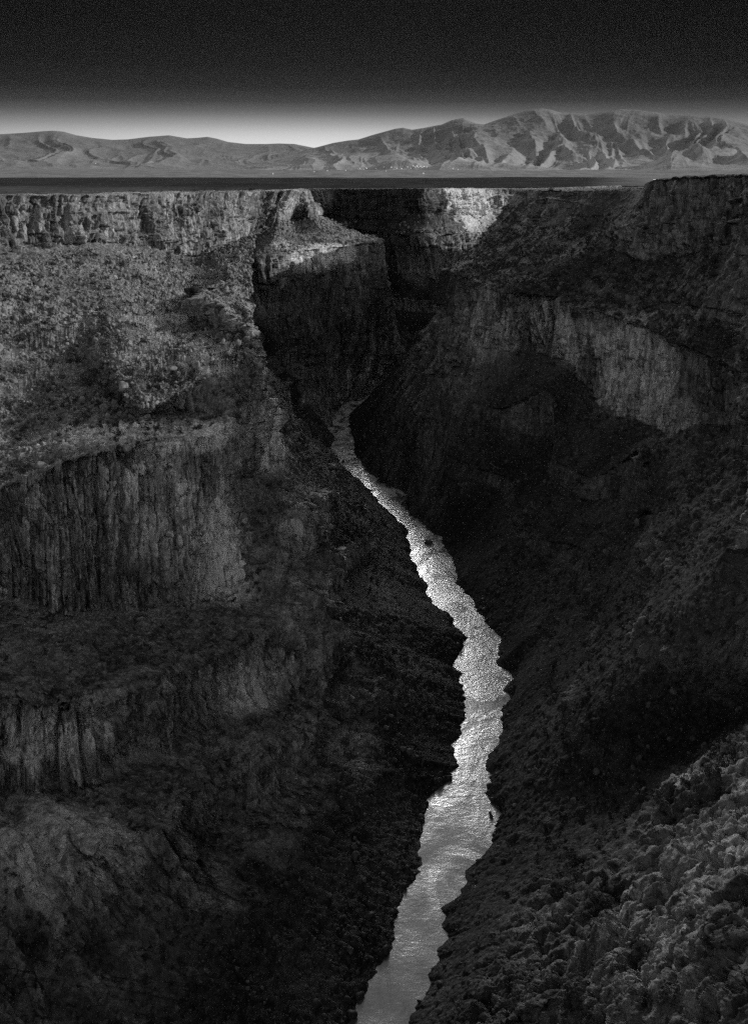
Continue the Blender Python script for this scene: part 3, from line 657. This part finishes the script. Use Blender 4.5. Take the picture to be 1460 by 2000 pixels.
boulder_me = []
for q in range(9):
    v, f = rock_shape(I3, rng, 9, (1, rng.uniform(.55, 1), rng.uniform(.5, 1.1)))
    v = v+fbm(v[:, 0]*2.2+q*9, v[:, 1]*2.2, v[:, 2]*2.2, 400+q, 4)[:, None]*.10*v
    boulder_me.append(mesh_np('boulder', v, f)); boulder_me[-1].materials.append(M_BOULDER)
boulder_shaded = []  # same boulders with the shade put into their colour
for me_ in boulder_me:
    c_ = me_.copy(); c_.materials.clear(); c_.materials.append(M_BOULDER_SHADE); boulder_shaded.append(c_)
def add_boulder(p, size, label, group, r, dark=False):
    o = bpy.data.objects.new('boulder', (boulder_shaded if dark else boulder_me)[r.integers(9)]); COL.objects.link(o)
    o.location = (p[0], p[1], p[2]+size*.12); o.rotation_euler = euler(r); s = size/2; o.scale = (s*r.uniform(.85, 1.2), s*r.uniform(.85, 1.2), s*r.uniform(.8, 1.3))
    return tag(o, label, 'boulder', group)
zones = [
 (VL, tL, clL, 3.2, 6.1, 90, (1.3, 4.5), lambda x, y, V: (y > 560)*(y < 880)*(x < 500), 'weathered basalt boulder on the sunlit rubble bench below the rim cliff', 'boulders on the sunlit bench'),
 (VL, tL, clL, 3.2, 6.1, 45, (2.5, 5.5), lambda x, y, V: (y > 440)*(y < 560)*(x < 480), 'small looking basalt boulder high on the bench close under the far rim cliff', 'boulders close under the rim cliff'),
 (VL, tL, clL, 7, 11.8, 45, (1.2, 3.2), lambda x, y, V: (y > 1150), 'dim basalt boulder in the shaded ground under the lower cliff of the sunlit wall', 'boulders below the lower cliff'),
 (VR, tR, clR, 7, 11.9, 50, (1.0, 3.2), lambda x, y, V: (x > 1120)*(y > 1450), 'rough grey boulder on the near craggy spur beside the river bend', 'boulders on the near spur'),
 (VR, tR, clR, 3.2, 6.1, 36, (2.0, 4.5), lambda x, y, V: (y > 450)*(x > 960), 'dark basalt boulder on the brushy slope under the shaded mesa edge', 'boulders on the brushy shaded slope'),
]
for (V, t, cl, a, b, n, sz, ex, lab, grp) in zones:
    pts, _, _ = stand_points(V, t, cl, a, b, n, rng, ex)
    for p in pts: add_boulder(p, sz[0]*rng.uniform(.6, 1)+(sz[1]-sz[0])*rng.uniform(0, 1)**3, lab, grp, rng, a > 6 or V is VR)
def river_rock(px, py, size, label):
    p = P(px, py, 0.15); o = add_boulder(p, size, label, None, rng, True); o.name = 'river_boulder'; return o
river_rock(838, 1062, 4.4, 'dark boulder standing alone in the brightest reach of the river')
river_rock(670, 903, 3.6, 'small dark rock near the bank of the narrow far reach of the river')
river_rock(957, 1592, 2.6, 'dark rock at the edge of the widest river pool')

# rubble: the many small stones between, as one mass
def merged(name, pts, sizes, shapes, mat, label, cat, sink=.1):
    vs, fs, off = [], [], 0
    for p, s in zip(pts, sizes):
        v, f = shapes[rng.integers(len(shapes))]
        a = rng.uniform(0, 6.28); ca, sa = math.cos(a), math.sin(a); tl = rng.uniform(-.5, .5); ct, st = math.cos(tl), math.sin(tl)
        m = np.array([[ca, -sa, 0], [sa, ca, 0], [0, 0, 1]])@np.array([[1, 0, 0], [0, ct, -st], [0, st, ct]])
        vs.append(v@m.T*s*.5+p+np.array([0, 0, s*sink])); fs.append(f+off); off += len(v)
    o = link(name, mesh_np(name, np.concatenate(vs), np.concatenate(fs)), mat)
    return tag(o, label, cat, kind='stuff')
small = [rock_shape(I2, rng, 8, (1, rng.uniform(.6, 1), rng.uniform(.5, 1.2))) for _ in range(14)]
ptsA, _, _ = stand_points(VL, tL, clL, 3.1, 6.2, 16000, rng, lambda x, y, V: 1*(y > 400))
kp = fbm(ptsA[:, 0]/35, ptsA[:, 1]/35, 0, 901, 3)+rng.uniform(-.25, .25, len(ptsA)) > -.08; ptsA = ptsA[kp]
ptsB, _, _ = stand_points(VL, tL, clL, 6.9, 11.8, 2500, rng)
ptsC, _, _ = stand_points(VR, tR, clR, 3.1, 11.8, 4500, rng)
def rub(pts, k_=.0016): return np.clip(rng.lognormal(0, .65, len(pts))*k_*np.linalg.norm(pts-EYE, axis=1), .2, 3.6)
merged('rubble', ptsA, rub(ptsA, .0014), small, M_BOULDER, 'loose angular basalt rubble strewn over the sunlit bench of the gorge', 'rubble')
pts = np.concatenate([ptsB, ptsC]); merged('rubble', pts, rub(pts), small, M_BOULDER_SHADE, 'dark loose rubble on the shaded lower slopes of the gorge', 'rubble')
# stones along the water line
bp_, _, _ = stand_points(VL, tL, np.zeros_like(clL), 11.5, 11.97, 1300, rng); bq_, _, _ = stand_points(VR, tR, np.zeros_like(clR), 11.5, 11.97, 1300, rng)
pts = np.concatenate([bp_, bq_]); pts[:, 2] = np.clip(pts[:, 2], -.6, 3); dist = np.linalg.norm(pts-EYE, axis=1)
M_WET = plain_mat('wet_stone', .02, .06, (1, 1, 1), 4, .6, .2)
merged('bank_stones', pts, np.clip(rng.lognormal(0, .7, len(pts))*.0019*dist, .3, 3.2), small, M_WET, 'dark wet stones crowding both water lines of the river', 'stones')

# ------------------------------------------------------------------ junipers and brush
def shrub_shape(r, n, leaf, flat=.7, lobes=7):
    cs = r.normal(size=(lobes, 3))*np.array([.42, .42, .25])+np.array([0, 0, .55*flat+.1]); rad = r.uniform(.28, .5, lobes)
    i = r.integers(lobes, size=n); d = r.normal(size=(n, 3)); d /= np.linalg.norm(d, axis=1)[:, None]
    p = cs[i]+d*(rad[i]*r.uniform(.55, 1.05, n))[:, None]; p[:, 2] = np.maximum(p[:, 2], .03)
    a = r.normal(size=(n, 3)); a /= np.linalg.norm(a, axis=1)[:, None]; b = np.cross(a, r.normal(size=(n, 3))); b /= np.linalg.norm(b, axis=1)[:, None]
    s = leaf*r.uniform(.6, 1.3, n)[:, None]
    v = np.stack([p-a*s-b*s*.6, p+a*s-b*s*.6, p+a*s+b*s*.6, p-a*s+b*s*.6], 1).reshape(-1, 3)
    return v, np.arange(4*n).reshape(n, 4)
def limbs(r, n=5, h=.6, rad=.05):
    vs, fs, off = [], [], 0
    for k in range(n):
        a = r.uniform(0, 6.28); tip = np.array([math.cos(a)*.35, math.sin(a)*.35, h*r.uniform(.7, 1.1)]) if k else np.array([0, 0, h])
        pts = [np.array([0, 0, -.15]), tip*.45+r.normal(size=3)*.03, tip]
        for q, p in enumerate(pts):
            rr = rad*(1-.4*q)*(1 if k else 1.5)
            for m in range(5): vs.append(p+np.array([math.cos(m*1.2566)*rr, math.sin(m*1.2566)*rr, 0]))
        for q in range(2):
            for m in range(5): fs.append([off+q*5+m, off+q*5+(m+1) % 5, off+q*5+5+(m+1) % 5, off+q*5+5+m])
        off += 15
    return np.array(vs), np.array(fs)
crowns = []; trunks = []
for q in range(6):
    v, f = shrub_shape(rng, 420, .055); me = mesh_np('crown', v, f); me.materials.append(M_SHRUB); crowns.append(me)
    v, f = limbs(rng); me = mesh_np('trunk', v, f); me.materials.append(M_BARK); trunks.append(me)
def add_juniper(p, size, label, group, name='juniper_bush', cat='bush', tall=1.0):
    q = rng.integers(6)
    e = bpy.data.objects.new(name, None); COL.objects.link(e); e.location = p; e.rotation_euler = (0, 0, rng.uniform(0, 6.28)); e.scale = (size*.75, size*.75, size*tall*.75)
    for nm, me in (('crown', crowns[q]), ('trunk', trunks[q])):
        c = bpy.data.objects.new(nm, me); COL.objects.link(c); c.parent = e
    return tag(e, label, cat, group)
bz = [
 (VL, tL, clL, 3.1, 6.1, 90, (2.0, 5.0), lambda x, y, V: 1*(y > 420), 'dark juniper bush rooted among the rubble of the sunlit bench', 'bushes on the sunlit bench'),
 (VR, tR, clR, 3.1, 6.1, 90, (2.0, 5.0), lambda x, y, V: 1*(y > 400), 'dark bush on the shaded slope above the pale cliff band', 'bushes on the shaded slope'),
 (VR, tR, clR, 7, 11.4, 80, (1.0, 2.6), lambda x, y, V: (x > 1100)*(y > 1400), 'low dark bush between the crags of the near spur', 'bushes on the near spur'),
]
for (V, t, cl, a, b, n, sz, ex, lab, grp) in bz:
    pts, _, _ = stand_points(V, t, cl, a, b, n, rng, ex)
    for p in pts: add_juniper(p, rng.uniform(*sz), lab, grp)
lite = [shrub_shape(rng, 80, .12, .6, 5) for _ in range(8)]
pa, _, _ = stand_points(VL, tL, clL, 3.1, 6.2, 900, rng); pb, _, _ = stand_points(VR, tR, clR, 2.6, 6.2, 1800, rng); pc, _, _ = stand_points(VR, tR, clR, 6.9, 11.5, 1400, rng); pd, _, _ = stand_points(VL, tL, clL, 6.9, 11.5, 800, rng)
pts = np.concatenate([pa, pb, pc, pd]); dist = np.linalg.norm(pts-EYE, axis=1)
merged('brush', pts, np.clip(rng.uniform(.6, 1.5, len(pts))*.007*dist, .7, 3.6), lite, M_SHRUB, 'low dark sagebrush and scrub dotting the slopes of the gorge', 'brush', 0)
# trees standing on the mesa edge against the pale ground
rim_tr = [(255,376,500,3.2,'single round bush at the rim above the middle of the long sunlit cliff'), (320,374.5,690,3.6,'round bush on the rim, second from the frame edge side, above a dark cleft'),
          (490,372,860,5.5,'wide dark juniper on the rim near the end of the sunlit cliff'), (985,369,1340,9,'broad juniper on the rim above the brightly lit far cliff'), (1005,369,1380,8,'juniper at the corner where the lit far cliff meets the black slope'),
          (770,369,1235,7,'small juniper on the rim over the black recess'), (830,356,2300,13,'large solitary dark tree out on the plain behind the gorge'), (1075,372,780,4,'low juniper on the shaded far mesa edge')]
for (px, py, Y, sz, lab) in rim_tr:
    q = Q(px, py, Y); p = drop(q[0], q[1])
    if p is None: continue
    p[2] = max(p[2], 180); add_juniper(p, sz*.8, lab, None, 'juniper_tree', 'tree', .9)
# scrub line along both rims
rp = []
for rim, outv in ((rimL, outL), (rimR, outR)):
    ii = rng.integers(0, len(rim), 420)
    for i in ii:
        q = rim[i, :2]+outv[i]*rng.uniform(2, 120)**1.0; rp.append([q[0], q[1], mesa_z(q[0], q[1])[()]+.1])
rp = np.array(rp); dist = np.linalg.norm(rp-EYE, axis=1)
merged('rim_scrub', rp, np.clip(rng.uniform(.3, 1.0, len(rp))*.0022*dist, .4, 2.2), lite, M_SHRUB, 'scattered low scrub on the flat mesa along the gorge edge', 'brush', 0)

# ------------------------------------------------------------------ far town and shed
M_WHITE = plain_mat('whitewashed_wall', .75, .85, (.1, .1, .1)); M_ROOF = plain_mat('tin_roof', .55, .7, (.1, .1, .1), 3, .5); M_DARK = plain_mat('dark_timber', .03, .06, (1, 1, 1))
def box(x0, x1, y0, y1, z0, z1):
    v = [(x, y, z) for z in (z0, z1) for y in (y0, y1) for x in (x0, x1)]
    return v, [(0, 2, 3, 1), (4, 5, 7, 6), (0, 1, 5, 4), (2, 6, 7, 3), (0, 4, 6, 2), (1, 3, 7, 5)]
def house(p, wd, dp, h, label, group, name='house', wm_=None, rm_=None, cat='house', pitch=.35, over=.06):
    e = bpy.data.objects.new(name, None); COL.objects.link(e); e.location = p; e.rotation_euler = (0, 0, .8+rng.uniform(-.3, .3))
    me = bpy.data.meshes.new('wall'); v, f = box(-wd/2, wd/2, -dp/2, dp/2, -3, h)
    g = len(v); v += [(-wd/2, 0, h+dp*pitch), (wd/2, 0, h+dp*pitch)]; f += [(g, 4, 6), (g+1, 7, 5)]
    me.from_pydata(v, [], f); link('wall', me, wm_ or M_WHITE, e)
    me = bpy.data.meshes.new('roof'); a, b, c = wd/2*(1+over), dp/2*(1+over*2), h+dp*pitch+.15
    v = [(-a, -b, h-.1), (a, -b, h-.1), (a, 0, c), (-a, 0, c), (a, b, h-.1), (-a, b, h-.1)]; v += [(x, y, z+.35) for x, y, z in v]
    f = [(0, 1, 2, 3), (3, 2, 4, 5), (6, 9, 8, 7), (9, 11, 10, 8), (0, 6, 7, 1), (5, 4, 10, 11), (0, 3, 9, 6), (3, 5, 11, 9), (1, 7, 8, 2), (2, 8, 10, 4)]
    me.from_pydata(v, [], f); link('roof', me, rm_ or M_ROOF, e)
    return tag(e, label, cat, group)
specks = [(510,448,2),(590,438,3),(612,441,2),(628,437,6),(682,436,2),(686,441,2),(728,430,3),(740,452,2),(770,430,4),(800,436,2),(828,438,4),(862,428,2),(895,422,4),(905,428,3),(915,423,4),(924,430,3),(935,425,4),(946,431,3),(955,425,5),(970,428,3),(880,436,2),(952,466,4),(95,468,3),(405,450,2),(330,456,2),(1120,440,3),(1150,443,3)]
nh = 0
for (cx, cy, wpx) in specks:
    p, n, ob = cast_px(500+cx/2.92, 180+cy/2.92)
    if p is None or np.linalg.norm(p) < 3000: continue
    sc = np.linalg.norm(p)/FPX
    house(p, wpx*sc*.6, max(8, wpx*sc*.3), max(4, .7*sc), 'tiny white building of the distant town at the foot of the mountains', 'white buildings of the distant town'); nh += 1
for (px, py, wpx, lab) in [(187,320,5,'pale building alone below the rounded hills, far across the plain')]:
    p, n, ob = cast_px(px, py)
    if p is not None: house(p, wpx*np.linalg.norm(p)/FPX*.35, 10, 5, lab, None)
print('houses', nh)
p = Q(1291, 349.6, 585); p[2] = 196.6
def long_shed():
    e = bpy.data.objects.new('shed', None); COL.objects.link(e); e.location = p; e.rotation_euler = (0, 0, -.35)
    me = bpy.data.meshes.new('wall'); v, f = box(-4.2, 4.2, -1.6, 1.6, -1.5, 1.6); me.from_pydata(v, [], f); link('wall', me, M_DARK, e)
    me = bpy.data.meshes.new('roof'); v, f = box(-4.5, 4.5, -1.9, 2.4, 1.62, 1.8); v = [(x, y, z+(.25 if y > 0 else 0)) for x, y, z in v]; me.from_pydata(v, [], f); link('roof', me, M_ROOF, e)
    tag(e, 'low dark shed with a pale flat roof on the skyline of the shaded mesa', 'shed')
long_shed()

# ------------------------------------------------------------------ air: thin even haze over the whole country
def haze():
    me = bpy.data.meshes.new('haze'); v, f = box(-62000, 62000, -62000, 62000, -45, 1260); me.from_pydata(v, [], f)
    m = bpy.data.materials.new('haze_air'); m.use_nodes = True; nt = m.node_tree; nt.nodes.clear()
    o_ = nt.nodes.new('ShaderNodeOutputMaterial'); pv = nt.nodes.new('ShaderNodeVolumePrincipled')
    pv.inputs['Color'].default_value = (.9, .9, .9, 1); pv.inputs['Density'].default_value = 1.3e-6
    nt.links.new(pv.outputs[0], o_.inputs['Volume'])
    tag(link('haze', me, m), 'thin pale haze over the plain and the mountains', 'haze', kind='stuff')
haze()
